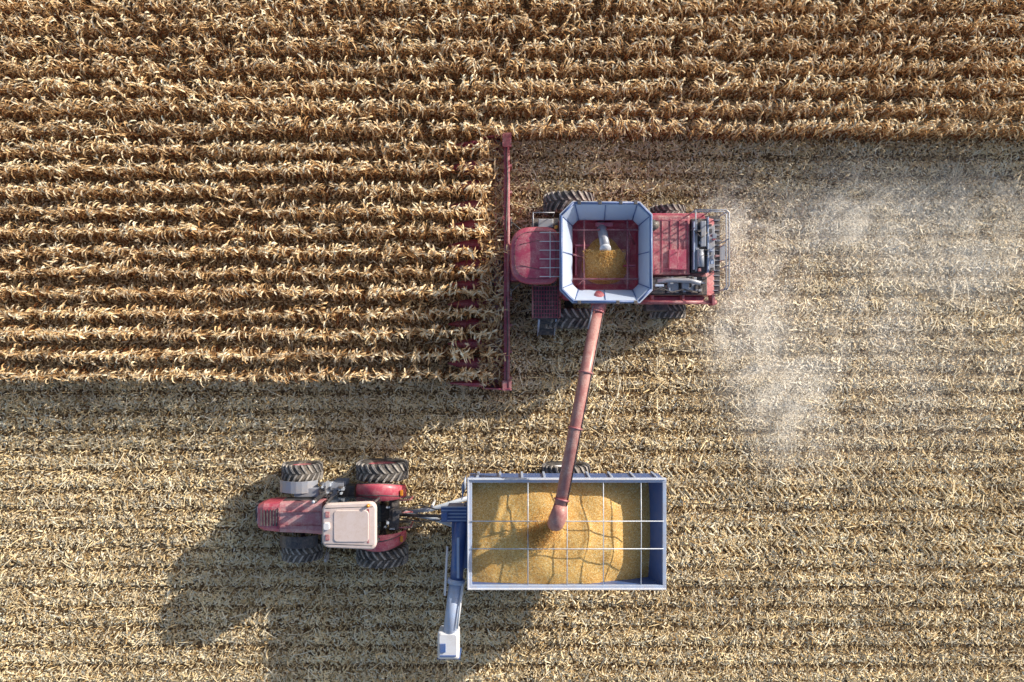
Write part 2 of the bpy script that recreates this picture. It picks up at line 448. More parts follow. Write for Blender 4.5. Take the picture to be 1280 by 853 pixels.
def put(me, x, y, zs=1.0):
    ob = bpy.data.objects.new('corn_row', me); COL.objects.link(ob)
    ob.location = (x, y + random.gauss(0, 0.02), 0); ob.parent = field
    ob.rotation_euler = (0, 0, random.choice((0, math.pi)) + random.gauss(0, 0.010))
    ob.scale = (1, random.choice((1, -1)), random.uniform(0.90, 1.08) * zs)
SEG = 3.0
for k in range(0, 32):
    y = Y0 + k * ROW
    off = random.uniform(-0.4, 0.4)
    if k < 12:
        xe = -0.80 + random.uniform(-0.12, 0.12)
        put(random.choice(short), xe - 0.38, y, 0.92)
        x = xe - 0.75 - SEG / 2
        while x > -30:
            put(random.choice(segs), x, y); x -= SEG
    else:
        x = -30 + off
        while x < 30:
            put(random.choice(segs), x, y); x += SEG

# ------------------------------------------------------------------ COMBINE HARVESTER (heading -x)
C = empty('combine_harvester', (3.5, 3.0, 0))
yc = 3.0
prism_y('chassis_body', C, [(1.7, 1.0), (1.7, 2.75), (6.9, 2.75), (7.3, 2.4), (7.4, 1.5), (6.6, 1.0), (4.5, 0.75)], 1.62, 4.38, REDD)
boxes('side_panels', C, [((1.9, 4.6), (1.48, 1.6), (1.9, 2.7)), ((4.7, 6.9), (1.42, 1.6), (1.3, 2.5)), ((1.9, 4.6), (4.4, 4.52), (1.9, 2.7)), ((4.7, 6.9), (4.4, 4.58), (1.3, 2.5))], RED, 0.03)
for s in (-1, 1):
    wheel(C, 2.15, yc + s * 2.16, 0.97, 0.72, YEL, nl=22)
    wheel(C, 5.95, yc + s * 1.88, 0.68, 0.50, YEL, nl=18)
tube('front_axle', C, [(2.15, 1.0, 0.95), (2.15, 5.0, 0.95)], 0.16, DARK)
tube('rear_axle', C, [(5.95, 1.3, 0.65), (5.95, 4.7, 0.65)], 0.10, DARK)
def cab_outline(s, z, dx=0.0):
    pts = []
    ccx, hx, hy = 0.80, 0.86, 0.99
    for i in range(36):
        a = 2 * math.pi * i / 36
        ex = 0.42 if math.cos(a) > 0 else 0.82
        ey = 0.55
        X = math.copysign(abs(math.cos(a)) ** ex, math.cos(a)); Y = math.copysign(abs(math.sin(a)) ** ey, math.sin(a))
        pts.append((ccx + dx + hx * s * X, 2.94 + hy * s * Y, z))
    return pts
loft('cab_glass', C, [cab_outline(0.84, 1.75, 0.08), cab_outline(0.90, 2.5, 0.0), cab_outline(0.90, 3.42, 0.03)], GLASS)
loft('cab_base', C, [cab_outline(0.80, 1.55, 0.08), cab_outline(0.88, 1.9, 0.08)], RED)
loft('cab_roof', C, [cab_outline(0.94, 3.38), cab_outline(1.0, 3.44), cab_outline(1.0, 3.56), cab_outline(0.95, 3.64), cab_outline(0.80, 3.69), cab_outline(0.55, 3.72), cab_outline(0.2, 3.735)], RED, smooth=True)
seam = [q for q in cab_outline(0.82, 3.70)]
tubes('cab_roof_seams', C, [[seam[i], seam[(i + 1) % 36]] for i in range(36)] + [[(0.25, 2.6, 3.73), (0.95, 2.45, 3.73)], [(0.25, 3.3, 3.73), (0.95, 3.45, 3.73)]], 0.008, DARK, 5)
tubes('cab_roof_rails', C, [[(0.95, y, 3.74), (0.98, y, 3.80), (1.62, y, 3.80), (1.64, y, 3.7)] for y in (2.2, 2.5, 2.8, 3.1, 3.4, 3.7)] + [[(1.3, 2.15, 3.81), (1.3, 3.75, 3.81)]], 0.014, WHITE, 6)
boxes('cab_pillars', C, [((1.45, 1.55), (2.04, 2.1), (1.8, 3.42)), ((1.45, 1.55), (3.78, 3.84), (1.8, 3.42)), ((0.62, 0.68), (2.02, 2.07), (1.8, 3.42)), ((0.62, 0.68), (3.81, 3.86), (1.8, 3.42))], DARK)
boxes('work_lights', C, [((-0.02 + 0.08 * abs(k), 0.08 + 0.08 * abs(k)), (2.94 + k * 0.33 - 0.06, 2.94 + k * 0.33 + 0.06), (3.40, 3.50)) for k in (-2, -1, 1, 2)], WHITE, 0.01)
tube('beacon', C, [(1.5, 3.88, 3.68), (1.5, 3.88, 3.9)], 0.06, AMB)
tubes('mirror_arms', C, [[(0.4, 2.1, 3.2), (0.0, 1.75, 3.15), (-0.02, 1.72, 2.7)], [(0.4, 3.8, 3.2), (0.0, 4.15, 3.15), (-0.02, 4.17, 2.7)]], 0.02, DARK)
boxes('mirrors', C, [((-0.06, 0.0), (1.58, 1.86), (2.6, 3.05)), ((-0.06, 0.0), (4.03, 4.31), (2.6, 3.05))], DARK, 0.02)
loft('feeder_house', C, [[(1.5, 2.35, 1.1), (1.5, 3.55, 1.1), (1.5, 3.55, 1.75), (1.5, 2.35, 1.75)], [(-0.08, 2.25, 0.4), (-0.08, 3.65, 0.4), (-0.08, 3.65, 1.15), (-0.08, 2.25, 1.15)]], RED, bevel=0.03)
box('platform_deck', C, (0.72, 1.72), (0.80, 2.02), (1.80, 1.86), DARK, 0.01)
boxes('platform_grating', C, [((0.76 + 0.1 * i, 0.79 + 0.1 * i), (0.84, 1.98), (1.861, 1.885)) for i in range(10)] + [((0.76, 1.68), (0.86 + 0.14 * i, 0.89 + 0.14 * i), (1.8865, 1.9)) for i in range(9)], RED)
tubes('platform_rails', C, [[(0.74, 1.98, 1.86), (0.74, 1.98, 2.85), (0.74, 0.84, 2.85), (0.74, 0.84, 1.86)], [(1.70, 0.84, 1.86), (1.70, 0.84, 2.85), (1.70, 1.5, 2.85), (1.7, 1.5, 1.86)], [(0.74, 1.98, 2.35), (0.74, 0.84, 2.35)]], 0.022, REDD)
boxes('ladder_steps', C, [((1.0, 1.6), (0.62 - 0.13 * i, 0.82 - 0.13 * i), (1.55 - 0.3 * i, 1.59 - 0.3 * i)) for i in range(4)], DARK, 0.008)
tubes('ladder_stringers', C, [[(0.98, 0.80, 1.85), (0.98, 0.2, 0.45)], [(1.62, 0.80, 1.85), (1.62, 0.2, 0.45)], [(0.98, 0.75, 2.6), (0.98, 0.35, 1.4)]], 0.025, BLUEL)
tubes('far_side_rails', C, [[(0.75, 4.0, 1.9), (0.75, 4.55, 1.9), (0.75, 4.55, 2.8), (1.5, 4.55, 2.8), (1.5, 4.55, 1.9)], [(0.75, 4.0, 2.8), (0.75, 4.55, 2.8)]], 0.02, GREY)
box('far_side_deck', C, (0.75, 1.7), (3.95, 4.5), (1.82, 1.87), DARK, 0.01)
boxes('front_boxes', C, [((0.95, 1.5), (4.1, 4.42), (1.9, 2.2)), ((0.85, 1.0), (3.98, 4.08), (1.9, 2.6))], GREY, 0.03)
def octo(x0, x1, y0, y1, c, z):
    return [(x0 + c, y0, z), (x1 - c, y0, z), (x1, y0 + c, z), (x1, y1 - c, z), (x1 - c, y1, z), (x0 + c, y1, z), (x0, y1 - c, z), (x0, y0 + c, z)]
loft('grain_tank', C, [octo(1.80, 4.62, 1.50, 4.50, 0.05, 2.2), octo(1.80, 4.62, 1.50, 4.50, 0.05, 3.30), octo(2.10, 4.40, 1.78, 4.20, 0.05, 3.30),
                       octo(2.14, 4.36, 1.82, 4.16, 0.05, 2.95), octo(2.7, 3.8, 2.4, 3.6, 0.05, 2.35)], RED)
loft('tank_extension', C, [octo(2.04, 4.45, 1.72, 4.26, 0.22, 3.31), octo(1.64, 4.70, 1.31, 4.67, 0.42, 4.07), octo(1.60, 4.74, 1.27, 4.71, 0.43, 4.12),
                           octo(1.72, 4.62, 1.39, 4.59, 0.40, 4.12), octo(2.10, 4.39, 1.78, 4.20, 0.20, 3.31)], TANKG, closed=True, bevel=0.008)
seams = []
oa = octo(1.73, 4.61, 1.40, 4.58, 0.40, 4.13); ob_ = octo(2.12, 4.37, 1.80, 4.18, 0.20, 3.34)
for a, b in zip(oa, ob_): seams.append([a, b])
seams.append([(3.15, 1.40, 4.13), (3.2, 1.80, 3.34)]); seams.append([(3.15, 4.58, 4.13), (3.2, 4.18, 3.34)])
seams.append([(1.73, 3.0, 4.13), (2.12, 3.0, 3.34)]); seams.append([(4.61, 3.0, 4.13), (4.37, 3.0, 3.34)])
tubes('extension_seams', C, seams, 0.014, BLUE, 6)
o2 = octo(1.66, 4.68, 1.33, 4.65, 0.42, 4.15)
tubes('extension_rim', C, [[o2[i], o2[(i + 1) % 8]] for i in range(8)], 0.03, BLUE, 6)
boxes('extension_hinges', C, [((x, x + 0.12), (4.60, 4.74), (4.10, 4.18)) for x in (2.2, 2.9, 3.6, 4.1)] + [((x, x + 0.12), (1.24, 1.36), (4.10, 4.18)) for x in (2.2, 3.5, 4.1)], DARK, 0.01)
tubes('tank_crossbars', C, [[(2.12, 2.15, 3.4), (4.38, 2.15, 3.4)], [(2.12, 3.85, 3.4), (4.38, 3.85, 3.4)], [(2.5, 1.8, 3.38), (2.5, 4.18, 3.38)], [(4.0, 1.8, 3.38), (4.0, 4.18, 3.38)],
                            [(2.5, 2.15, 3.4), (2.2, 1.85, 3.0)], [(4.0, 3.85, 3.4), (4.3, 3.4, 3.0)], [(2.12, 3.0, 3.36), (2.6, 2.9, 3.1)]], 0.032, REDD)
tube('bubble_auger', C, [(3.12, 4.10, 3.05), (3.16, 3.6, 3.45), (3.2, 3.15, 3.72)], 0.17, GREY, 18)
tube('bubble_auger_lip', C, [(3.195, 3.19, 3.69), (3.20, 3.13, 3.735)], 0.195, WHITE, 18)
boxes('tank_inner_brackets', C, [((2.2, 2.7), (3.3, 3.36), (3.1, 3.3)), ((2.2, 2.26), (2.3, 3.3), (2.9, 3.2)), ((3.9, 4.3), (2.6, 2.66), (3.0, 3.25)), ((2.9, 3.5), (3.98, 4.12), (3.0, 3.3))], RED, 0.01)
def heap(name, p, cx, cy, x0, x1, y0, y1, zfun, zmin, nx, ny, seed, amp=0.014):
    r = np.random.default_rng(seed); V, F = [], []
    ph = r.uniform(0, 6.28, 12); am = r.uniform(0.5, 1, 12); kx = r.uniform(-5, 5, 12); ky = r.uniform(-5, 5, 12)
    for j in range(ny + 1):
        for i in range(nx + 1):
            x = x0 + (x1 - x0) * i / nx; y = y0 + (y1 - y0) * j / ny
            d = math.hypot(x - cx, (y - cy))
            z = zfun(x, y, d)
            z += amp * sum(am[q] * math.sin(kx[q] * x + ky[q] * y + ph[q]) for q in range(12)) * min(1, d / 0.6 + 0.2)
            V.append((x, y, max(z, zmin) + r.normal(0, 0.004)))
    for j in range(ny):
        for i in range(nx):
            a = j * (nx + 1) + i; F.append((a, a + 1, a + nx + 2, a + nx + 1))
    return mk(name, V, F, GRAIN, p, smooth=True)
heap('tank_grain', C, 3.25, 2.80, 2.2, 4.3, 1.88, 4.1, lambda x, y, d: 3.38 - 0.95 * (math.sqrt(d * d + 0.03) - 0.17) * (1 + 0.12 * math.sin(3 * math.atan2(y - 2.8, x - 3.25))), 2.25, 70, 70, 3)
def kernels(name, p, pts, r0=0.016, mat=None):
    V, F = [], []
    for (x, y, z) in pts:
        o = len(V); r = r0 * random.uniform(0.7, 1.3)
        V.extend([(x + r, y, z), (x, y + r, z), (x - r, y, z), (x, y - r, z), (x, y, z + r), (x, y, z - r)])
        F.extend([tuple(i + o for i in f) for f in ((0, 1, 4), (1, 2, 4), (2, 3, 4), (3, 0, 4), (1, 0, 5), (2, 1, 5), (3, 2, 5), (0, 3, 5))])
    return mk(name, V, F, mat or GRAIN, p)
kp = []
for i in range(2600):
    t = random.random(); a = random.uniform(-1.7, 1.7) - math.pi / 2; d = t * 0.75
    kp.append((3.2 + math.cos(a) * d, 3.08 + math.sin(a) * d, 3.68 - 0.30 * t * t + random.gauss(0, 0.05)))
kernels('falling_grain', C, kp, 0.014)
box('engine_hood', C, (4.86, 6.25), (2.32, 4.42), (2.77, 3.02), REDD, 0.05)
boxes('engine_hood_ribs', C, [((4.95 + 0.3 * i, 4.98 + 0.3 * i), (2.4, 4.3), (3.02, 3.05)) for i in range(5)] + [((5.5, 6.1), (2.5, 3.2), (3.021, 3.12))], RED, 0.01)
tubes('engine_hood_rails', C, [[(5.05, 2.5, 3.02), (5.05, 2.5, 3.35), (5.75, 2.5, 3.35), (5.75, 3.1, 3.35), (5.75, 3.1, 3.02)], [(5.0, 4.2, 3.02), (5.0, 4.2, 3.3), (6.1, 4.2, 3.3), (6.1, 4.2, 3.02)]], 0.02, RED)
boxes('engine_compartment', C, [((4.75, 6.9), (1.62, 2.28), (2.76, 2.86)), ((4.85, 5.35), (1.66, 2.2), (2.86, 3.12)), ((6.3, 6.85), (2.4, 4.3), (2.76, 2.98))], DARK, 0.03)
boxes('engine_bits', C, [((5.45, 5.85), (1.7, 2.05), (2.861, 3.05)), ((5.95, 6.2), (1.75, 2.2), (2.861, 3.16)), ((6.32, 6.5), (1.7, 2.25), (2.861, 3.0)), ((6.9, 7.2), (2.5, 4.1), (2.45, 2.72)), ((6.42, 6.5), (2.45, 4.25), (2.981, 3.1)), ((6.6, 6.78), (3.3, 4.2), (2.981, 3.18))], GREY, 0.02)
boxes('rear_chrome_panels', C, [((6.35, 6.4), (2.5, 4.2), (2.981, 3.14)), ((6.85, 6.9), (2.4, 4.35), (2.76, 3.1)), ((5.0, 5.3), (1.9, 1.98), (3.121, 3.2))], BLUEL, 0.01)
rr = random.Random(5)
for nm, mt, cnt in (('engine_fittings', DARK, 30), ('engine_brackets', GREY, 26), ('engine_guards', BLUEL, 12), ('engine_covers', REDD, 12)):
    l = []
    for i in range(cnt):
        if rr.random() < 0.55: x, y, z = rr.uniform(4.85, 6.7), rr.uniform(1.66, 2.2), 2.87
        else: x, y, z = rr.uniform(6.32, 7.2), rr.uniform(2.4, 4.2), 2.99 if rr.random() < 0.6 else 2.6
        a, b = rr.uniform(0.03, 0.16), rr.uniform(0.03, 0.16)
        l.append(((x, x + a), (y, y + b), (z + rr.uniform(0, 0.01), z + rr.uniform(0.06, 0.28))))
    boxes(nm, C, l, mt, 0.006)
tube('exhaust_pipe', C, [(5.1, 2.1, 3.1), (5.6, 2.12, 3.22), (6.2, 2.1, 3.22), (6.55, 2.0, 3.35)], 0.08, GREY)
tube('air_intake', C, [(4.95, 4.05, 3.0), (4.95, 4.05, 3.3)], 0.18, DARK)
tube('air_filter', C, [(6.6, 2.6, 3.1), (6.6, 3.2, 3.1)], 0.13, GREY)
tubes('engine_hoses', C, [[(4.9, 1.75, 3.14), (5.2, 1.85, 3.2), (5.6, 1.7, 3.12), (6.0, 1.8, 3.18), (6.5, 1.7, 3.05)], [(5.0, 2.2, 3.13), (5.5, 2.2, 3.1), (6.3, 2.25, 3.05)], [(6.35, 3.9, 3.1), (6.6, 3.6, 3.22), (6.85, 3.8, 3.1)]], 0.03, DARK)
rl = []
for z in (3.3, 3.65):
    rl.append([(6.3, 4.5, z), (7.35, 4.5, z), (7.45, 4.4, z), (7.45, 1.9, z), (7.35, 1.75, z)])
for q in ((6.3, 4.5), (6.85, 4.5), (7.4, 4.45), (7.45, 3.5), (7.45, 2.6), (7.4, 1.8)): rl.append([(q[0], q[1], 2.5), (q[0], q[1], 3.66)])
rl.append([(6.3, 4.5, 3.65), (6.3, 3.9, 3.65), (6.3, 3.9, 3.0)])
tubes('rear_handrails', C, rl, 0.024, GREY)
boxes('rear_ladder', C, [((7.48, 7.62), (2.9, 3.4), (0.7 + 0.3 * i, 0.73 + 0.3 * i)) for i in range(7)] + [((7.52, 7.56), (2.87, 2.9), (0.6, 2.8)), ((7.52, 7.56), (3.4, 3.43), (0.6, 2.8))], GREY)
box('rear_deck', C, (6.9, 7.46), (1.7, 4.5), (2.40, 2.44), DARK, 0.005)
boxes('rear_deck_bars', C, [((6.92, 7.44), (1.8 + 0.18 * i, 1.83 + 0.18 * i), (2.441, 2.48)) for i in range(15)], GREY)
loft('straw_chopper', C, [[(7.3, 1.9, 0.9), (7.3, 4.1, 0.9), (7.3, 4.1, 1.9), (7.3, 1.9, 1.9)], [(7.75, 1.8, 0.8), (7.75, 4.2, 0.8), (7.75, 4.2, 1.15), (7.75, 1.8, 1.15)]], REDD, bevel=0.02)
tube('auger_cradle_beam', C, [(4.3, 1.36, 2.98), (7.2, 1.36, 2.98)], 0.07, REDD)
boxes('auger_cradle', C, [((7.0, 7.1), (1.25, 1.62), (2.6, 3.15)), ((4.9, 5.0), (1.3, 1.62), (2.5, 2.95)), ((6.0, 6.08), (1.3, 1.62), (2.5, 2.95))], REDD, 0.01)
boxes('side_tool_box', C, [((4.9, 5.7), (1.1, 1.4), (1.3, 1.9))], DARK, 0.03)
tube('auger_turret', C, [(3.0, 1.55, 2.2), (3.0, 1.50, 3.3), (2.99, 1.40, 3.68), (2.96, 1.2, 3.80), (2.92, 1.0, 3.83)], [0.27, 0.27, 0.27, 0.26, 0.25], REDD, 20)
A0 = Vector((2.96, 1.2, 3.80)); A1 = Vector((1.60, -5.45, 4.62))
tube('unloading_auger_tube', C, [A0, A0.lerp(A1, 0.5), A1], 0.215, AUG, 24)
for i, t in enumerate((0.03, 0.34, 0.62, 0.97)):
    q = A0.lerp(A1, t); d = (A1 - A0).normalized()
    tube('auger_flange', C, [q - d * 0.03, q + d * 0.03], 0.255, REDD, 24)
tubes('auger_hydraulic_lines', C, [[A0 + Vector((0.2, 0.03, 0.14)), A1 + Vector((0.2, 0.03, 0.14))]], 0.018, DARK)
tube('auger_hinge_arm', C, [A0.lerp(A1, 0.0) + Vector((-0.2, 0, 0.15)), A0.lerp(A1, 0.12) + Vector((-0.22, 0, 0.1))], 0.03, GREY)
dn = (A1 - A0).normalized()
tube('auger_spout', C, [A1 - dn * 0.02, A1 + dn * 0.2, A1 + dn * 0.42 + Vector((-0.01, 0, -0.06)), A1 + dn * 0.62 + Vector((-0.02, 0, -0.25)), A1 + dn * 0.70 + Vector((-0.03, 0, -0.52))],
     [0.225, 0.26, 0.29, 0.28, 0.25], AUG, 20)
kp = []
for i in range(9000):
    t = random.random() ** 0.8; sp = 0.10 + 0.42 * t
    kp.append((1.43 - 0.55 * t + random.gauss(0, sp * 0.6), -6.15 - 0.6 * t + random.gauss(0, sp * 0.5), 4.02 - 0.58 * t * (0.6 + 0.4 * t) + random.gauss(0, 0.03)))
kernels('unloading_grain_stream', C, kp, 0.015)

# corn header
hy0, hy1 = -1.78, 7.72
box('header_back_beam', C, (-0.30, -0.12), (hy0, hy1), (0.55, 1.12), RED, 0.03)
tube('header_top_tube', C, [(-0.14, hy0, 1.2), (-0.14, hy1, 1.2)], 0.06, REDD)
box('header_trough', C, (-0.95, -0.30), (hy0, hy1), (0.28, 0.36), REDD, 0.01)
tube('header_cross_auger', C, [(-0.58, hy0, 0.62), (-0.58, hy1, 0.62)], 0.11, REDD)
V, F = [], []
n = 620
for i in range(n + 1):
    y = hy0 + (hy1 - hy0) * i / n
    a = (y - yc) * 2 * math.pi / 0.5 * (1 if y > yc else -1)
    for r in (0.1, 0.24): V.append((-0.58 + r * math.cos(a), y, 0.62 + r * math.sin(a)))
for i in range(n): F.append((2 * i, 2 * i + 1, 2 * i + 3, 2 * i + 2))
mk('cross_auger_flighting', V, F, GREY, C)
box('header_deck', C, (-1.15, -0.95), (hy0, hy1), (0.36, 0.46), REDD, 0.02)
for k in range(13):
    y = Y0 - ROW / 2 + k * ROW
    w = 0.24; end = k in (0, 12)
    top = 0.80 if end else 0.62
    if end: y = hy0 + 0.14 if k == 0 else hy1 - 0.14
    def sec(x, w, z0, z1):
        return [(x, y - w, z0), (x, y + w, z0), (x, y + w * 0.8, z0 + (z1 - z0) * 0.6), (x, y + w * 0.25, z1), (x, y - w * 0.25, z1), (x, y - w * 0.8, z0 + (z1 - z0) * 0.6)]
    w = 0.13 if end else w
    loft('row_divider', C, [sec(-0.92, w, 0.38, top), sec(-1.5, w, 0.28, top - 0.04), sec(-2.1, w * 0.6, 0.12, 0.38), sec(-2.5, 0.03, 0.06, 0.12)], RED, bevel=0.01)
for s, y in ((-1, hy0), (1, hy1)):
    prism_y('header_end_panel', C, [(-0.05, 0.2), (-0.05, 1.28), (-0.5, 1.2), (-1.1, 0.75), (-1.2, 0.25)], y - 0.05 if s < 0 else y, y if s < 0 else y + 0.05, RED, 0.01)
boxes('header_braces', C, [((-0.12, 0.0), (y - 0.05, y + 0.05), (0.5, 1.15)) for y in np.arange(-1.4, 7.6, 1.0)] + [((-0.36, -0.02), (hy1 - 0.45, hy1 + 0.08), (1.12, 1.28)), ((-0.36, -0.02), (hy0 - 0.08, hy0 + 0.3), (1.12, 1.24))], REDD, 0.01)
tubes('header_hoses', C, [[(-0.05, 2.3, 1.1), (-0.2, 1.6, 1.22), (-0.15, 0.0, 1.26), (-0.2, -1.5, 1.2)], [(-0.05, 3.6, 1.1), (-0.22, 4.2, 1.24), (-0.16, 6.0, 1.27), (-0.2, 7.4, 1.2)]], 0.025, DARK)
r = np.random.default_rng(77); n = 1900
v, f, t = flakes(r, r.uniform(-1.25, -0.33, n), r.uniform(hy0 + 0.1, hy1 - 0.1, n), r.uniform(0.55, 1.0, n), r.gamma(4, 0.07, n).clip(0.1, 0.7), r.uniform(0.012, 0.035, n), np.clip(r.normal(0.55, 0.25, n), 0, 1), 0.4, 0.7)
mk('gathered_stalks', v, f, CORN, C, tone=t)

# ------------------------------------------------------------------ GRAIN CART
K = empty('grain_cart', (1.9, -6.65, 0))
kx0, kx1, ky0, ky1 = -1.55, 5.32, -8.58, -4.72
def rect(x0, x1, y0, y1, z): return [(x0, y0, z), (x1, y0, z), (x1, y1, z), (x0, y1, z)]
loft('hopper_shell', K, [rect(0.6, 3.4, -7.2, -6.1, 0.75), rect(kx0 + .05, kx1 - .05, ky0 + .05, ky1 - .05, 2.3), rect(kx0 + .05, kx1 - .05, ky0 + .05, ky1 - .05, 3.42),
                         rect(kx0 + .10, kx1 - .10, ky0 + .10, ky1 - .10, 3.42), rect(kx0 + .14, kx1 - .45, ky0 + .12, ky1 - .12, 2.4), rect(0.7, 3.3, -7.1, -6.2, 0.85)], BLUE)
boxes('top_rim', K, [((kx0, kx1), (ky0, ky0 + 0.16), (3.42, 3.54)), ((kx0, kx1), (ky1 - 0.16, ky1), (3.42, 3.54)), ((kx0, kx0 + 0.17), (ky0 + 0.16, ky1 - 0.16), (3.42, 3.537)), ((kx1 - 0.13, kx1), (ky0 + 0.16, ky1 - 0.16), (3.42, 3.537))], BLUEL, 0.015)
boxes('top_rim_lip', K, [((kx0 + .02, kx1 - .02), (ky0 + 0.02, ky0 + 0.06), (3.54, 3.60)), ((kx0 + .02, kx1 - .02), (ky1 - 0.06, ky1 - 0.02), (3.54, 3.60)), ((kx0 + .02, kx0 + .06), (ky0 + .07, ky1 - .07), (3.54, 3.6))], WHITE, 0.005)
ribs = []
for i in range(9):
    x = kx0 + 0.3 + i * 0.78
    ribs.append(((x, x + 0.08), (ky0 - 0.01, ky0 + 0.05), (2.25, 3.41))); ribs.append(((x, x + 0.08), (ky1 - 0.05, ky1 + 0.01), (2.25, 3.41)))
boxes('side_ribs', K, ribs, BLUEL, 0.01)
bars = []
for x in (0.55, 1.9, 3.15, 4.45): bars.append([(x, ky0 + 0.08, 3.5), (x, -6.65, 3.56), (x, ky1 - 0.08, 3.5)])
for y in (-6.2, -7.15): bars.append([(kx0 + 0.1, y, 3.57), (2, y, 3.585), (kx1 - 0.1, y, 3.57)])
tubes('tarp_bows', K, bars, 0.017, RIMG, 8)
def cart_z(x, y, d):
    z = 3.42 - 0.17 * (math.sqrt(d * d + 0.5) - 0.7)
    z -= 0.26 * max(0, d - 2.5) * (1 if x > 1 else 0.2)
    for (rx, rr_, aa) in ((1.2, 1.45, 0.05), (0.9, 0.8, 0.05), (1.5, 2.1, 0.04)):
        z += aa * math.exp(-((math.hypot(x - rx, y + 6.7) - rr_) / 0.13) ** 2) * (0.5 + 0.5 * math.sin(1.7 * math.atan2(y + 6.7, x - rx) + 1 + rx))
    return z
heap('cart_grain', K, 1.2, -6.75, kx0 + 0.12, kx1 - 0.16, ky0 + 0.11, ky1 - 0.11, cart_z, 1.2, 160, 96, 5, 0.012)
for s in (-1, 1):
    wheel(K, 2.05, -6.65 + s * 1.60, 0.92, 0.78, WHITE, nl=22)
tube('axle', K, [(2.05, -8.3, 0.9), (2.05, -5.0, 0.9)], 0.12, BLUE)
boxes('undercarriage', K, [((0.3, 3.6), (-7.35, -7.2), (0.55, 0.8)), ((0.3, 3.6), (-6.1, -5.95), (0.55, 0.8)), ((-1.7, 0.5), (-6.85, -6.45), (0.5, 0.74))], BLUE, 0.02)
for s in (-1, 1):
    tube('tongue_beam', K, [(-1.3, -6.6 + s * 0.75, 0.8), (-3.1, -6.6 + s * 0.16, 0.62), (-3.95, -6.58 + s * 0.05, 0.55)], 0.085, RIMG, 8)
boxes('tongue_crossmembers', K, [((-2.5, -2.35), (-7.0, -6.2), (0.62, 0.74)), ((-4.15, -3.85), (-6.66, -6.5), (0.45, 0.62))], RIMG, 0.02)
tube('tongue_jack', K, [(-3.0, -6.2, 0.1), (-3.0, -6.2, 1.15)], 0.05, WHITE)
tubes('pto_shaft', K, [[(-1.6, -6.6, 1.0), (-2.8, -6.62, 0.95), (-4.3, -6.6, 0.85)]], 0.06, DARK, 10)
tubes('hydraulic_hoses', K, [[(-2.0, -6.3, 1.6), (-2.8, -6.35, 1.1), (-3.5, -6.2, 0.95), (-4.2, -6.4, 1.3)], [(-2.0, -6.4, 1.5), (-2.8, -6.75, 1.15), (-3.6, -6.8, 1.0), (-4.2, -6.6, 1.3)]], 0.025, DARK)
boxes('front_platform', K, [((-2.55, -1.62), (-6.5, -5.95), (2.35, 2.42))], BLUE, 0.01)
boxes('front_gearbox', K, [((-2.35, -1.75), (-6.45, -6.0), (1.5, 2.34)), ((-2.2, -1.62), (-8.3, -6.6), (1.7, 2.0)), ((-2.5, -2.3), (-6.4, -6.1), (2.43, 2.75))], BLUE, 0.03)
boxes('front_platform_slats', K, [((-2.53, -1.64), (-6.46 + 0.12 * i, -6.42 + 0.12 * i), (2.421, 2.45)) for i in range(5)], BLUEL)
tubes('front_ladder', K, [[(-1.75, -5.1, 0.9), (-1.75, -5.1, 3.3)], [(-1.75, -5.5, 0.9), (-1.75, -5.5, 3.3)]] + [[(-1.75, -5.1, 1.1 + 0.3 * i), (-1.75, -5.5, 1.1 + 0.3 * i)] for i in range(7)], 0.02, BLUEL)
tube('cart_auger_lower_tube', K, [(-1.62, -6.2, 1.3), (-1.84, -6.7, 2.3), (-1.9, -7.3, 2.75), (-1.96, -8.45, 2.9)], [0.24, 0.24, 0.23, 0.23], BLUE, 20)
tube('cart_auger_hinge', K, [(-1.96, -8.4, 2.9), (-1.98, -8.55, 2.91)], 0.31, BLUEL, 20)
tube('cart_auger_upper_tube', K, [(-1.98, -8.55, 2.91), (-2.2, -10.35, 3.1)], 0.24, BLUEL, 20)
boxes('cart_auger_top_rail', K, [((-1.93, -1.84), (-8.3, -6.9), (3.0, 3.16))], BLUEL, 0.01)
tubes('cart_auger_cylinder', K, [[(-2.3, -7.3, 2.7), (-2.35, -8.9, 3.15)], [(-1.72, -8.5, 3.1), (-1.9, -10.0, 3.3)]], 0.04, WHITE)
loft('cart_auger_head', K, [rrect(-2.22, -10.62, 0.36, 0.46, 0.08, 2.55), rrect(-2.22, -10.62, 0.38, 0.48, 0.08, 3.2), rrect(-2.22, -10.60, 0.30, 0.40, 0.08, 3.34)], WHITE, bevel=0.01)
boxes('cart_auger_head_trim', K, [((-2.5, -1.94), (-10.95, -10.9), (3.345, 3.38)), ((-2.5, -2.3), (-10.8, -10.5), (3.345, 3.40)), ((-2.62, -1.82), (-11.16, -11.1), (2.2, 3.1))], BLUE, 0.01)
tube('cart_auger_spout', K, [(-2.22, -10.75, 2.6), (-2.25, -10.95, 2.2), (-2.25, -11.0, 1.9)], [0.28, 0.25, 0.22], DARK, 16)
boxes('rear_reflectors', K, [((kx1 + 0.0, kx1 + 0.03), (ky0 + 0.2, ky0 + 0.4), (2.9, 3.2)), ((kx1, kx1 + 0.03), (ky1 - 0.4, ky1 - 0.2), (2.9, 3.2))], AMB)

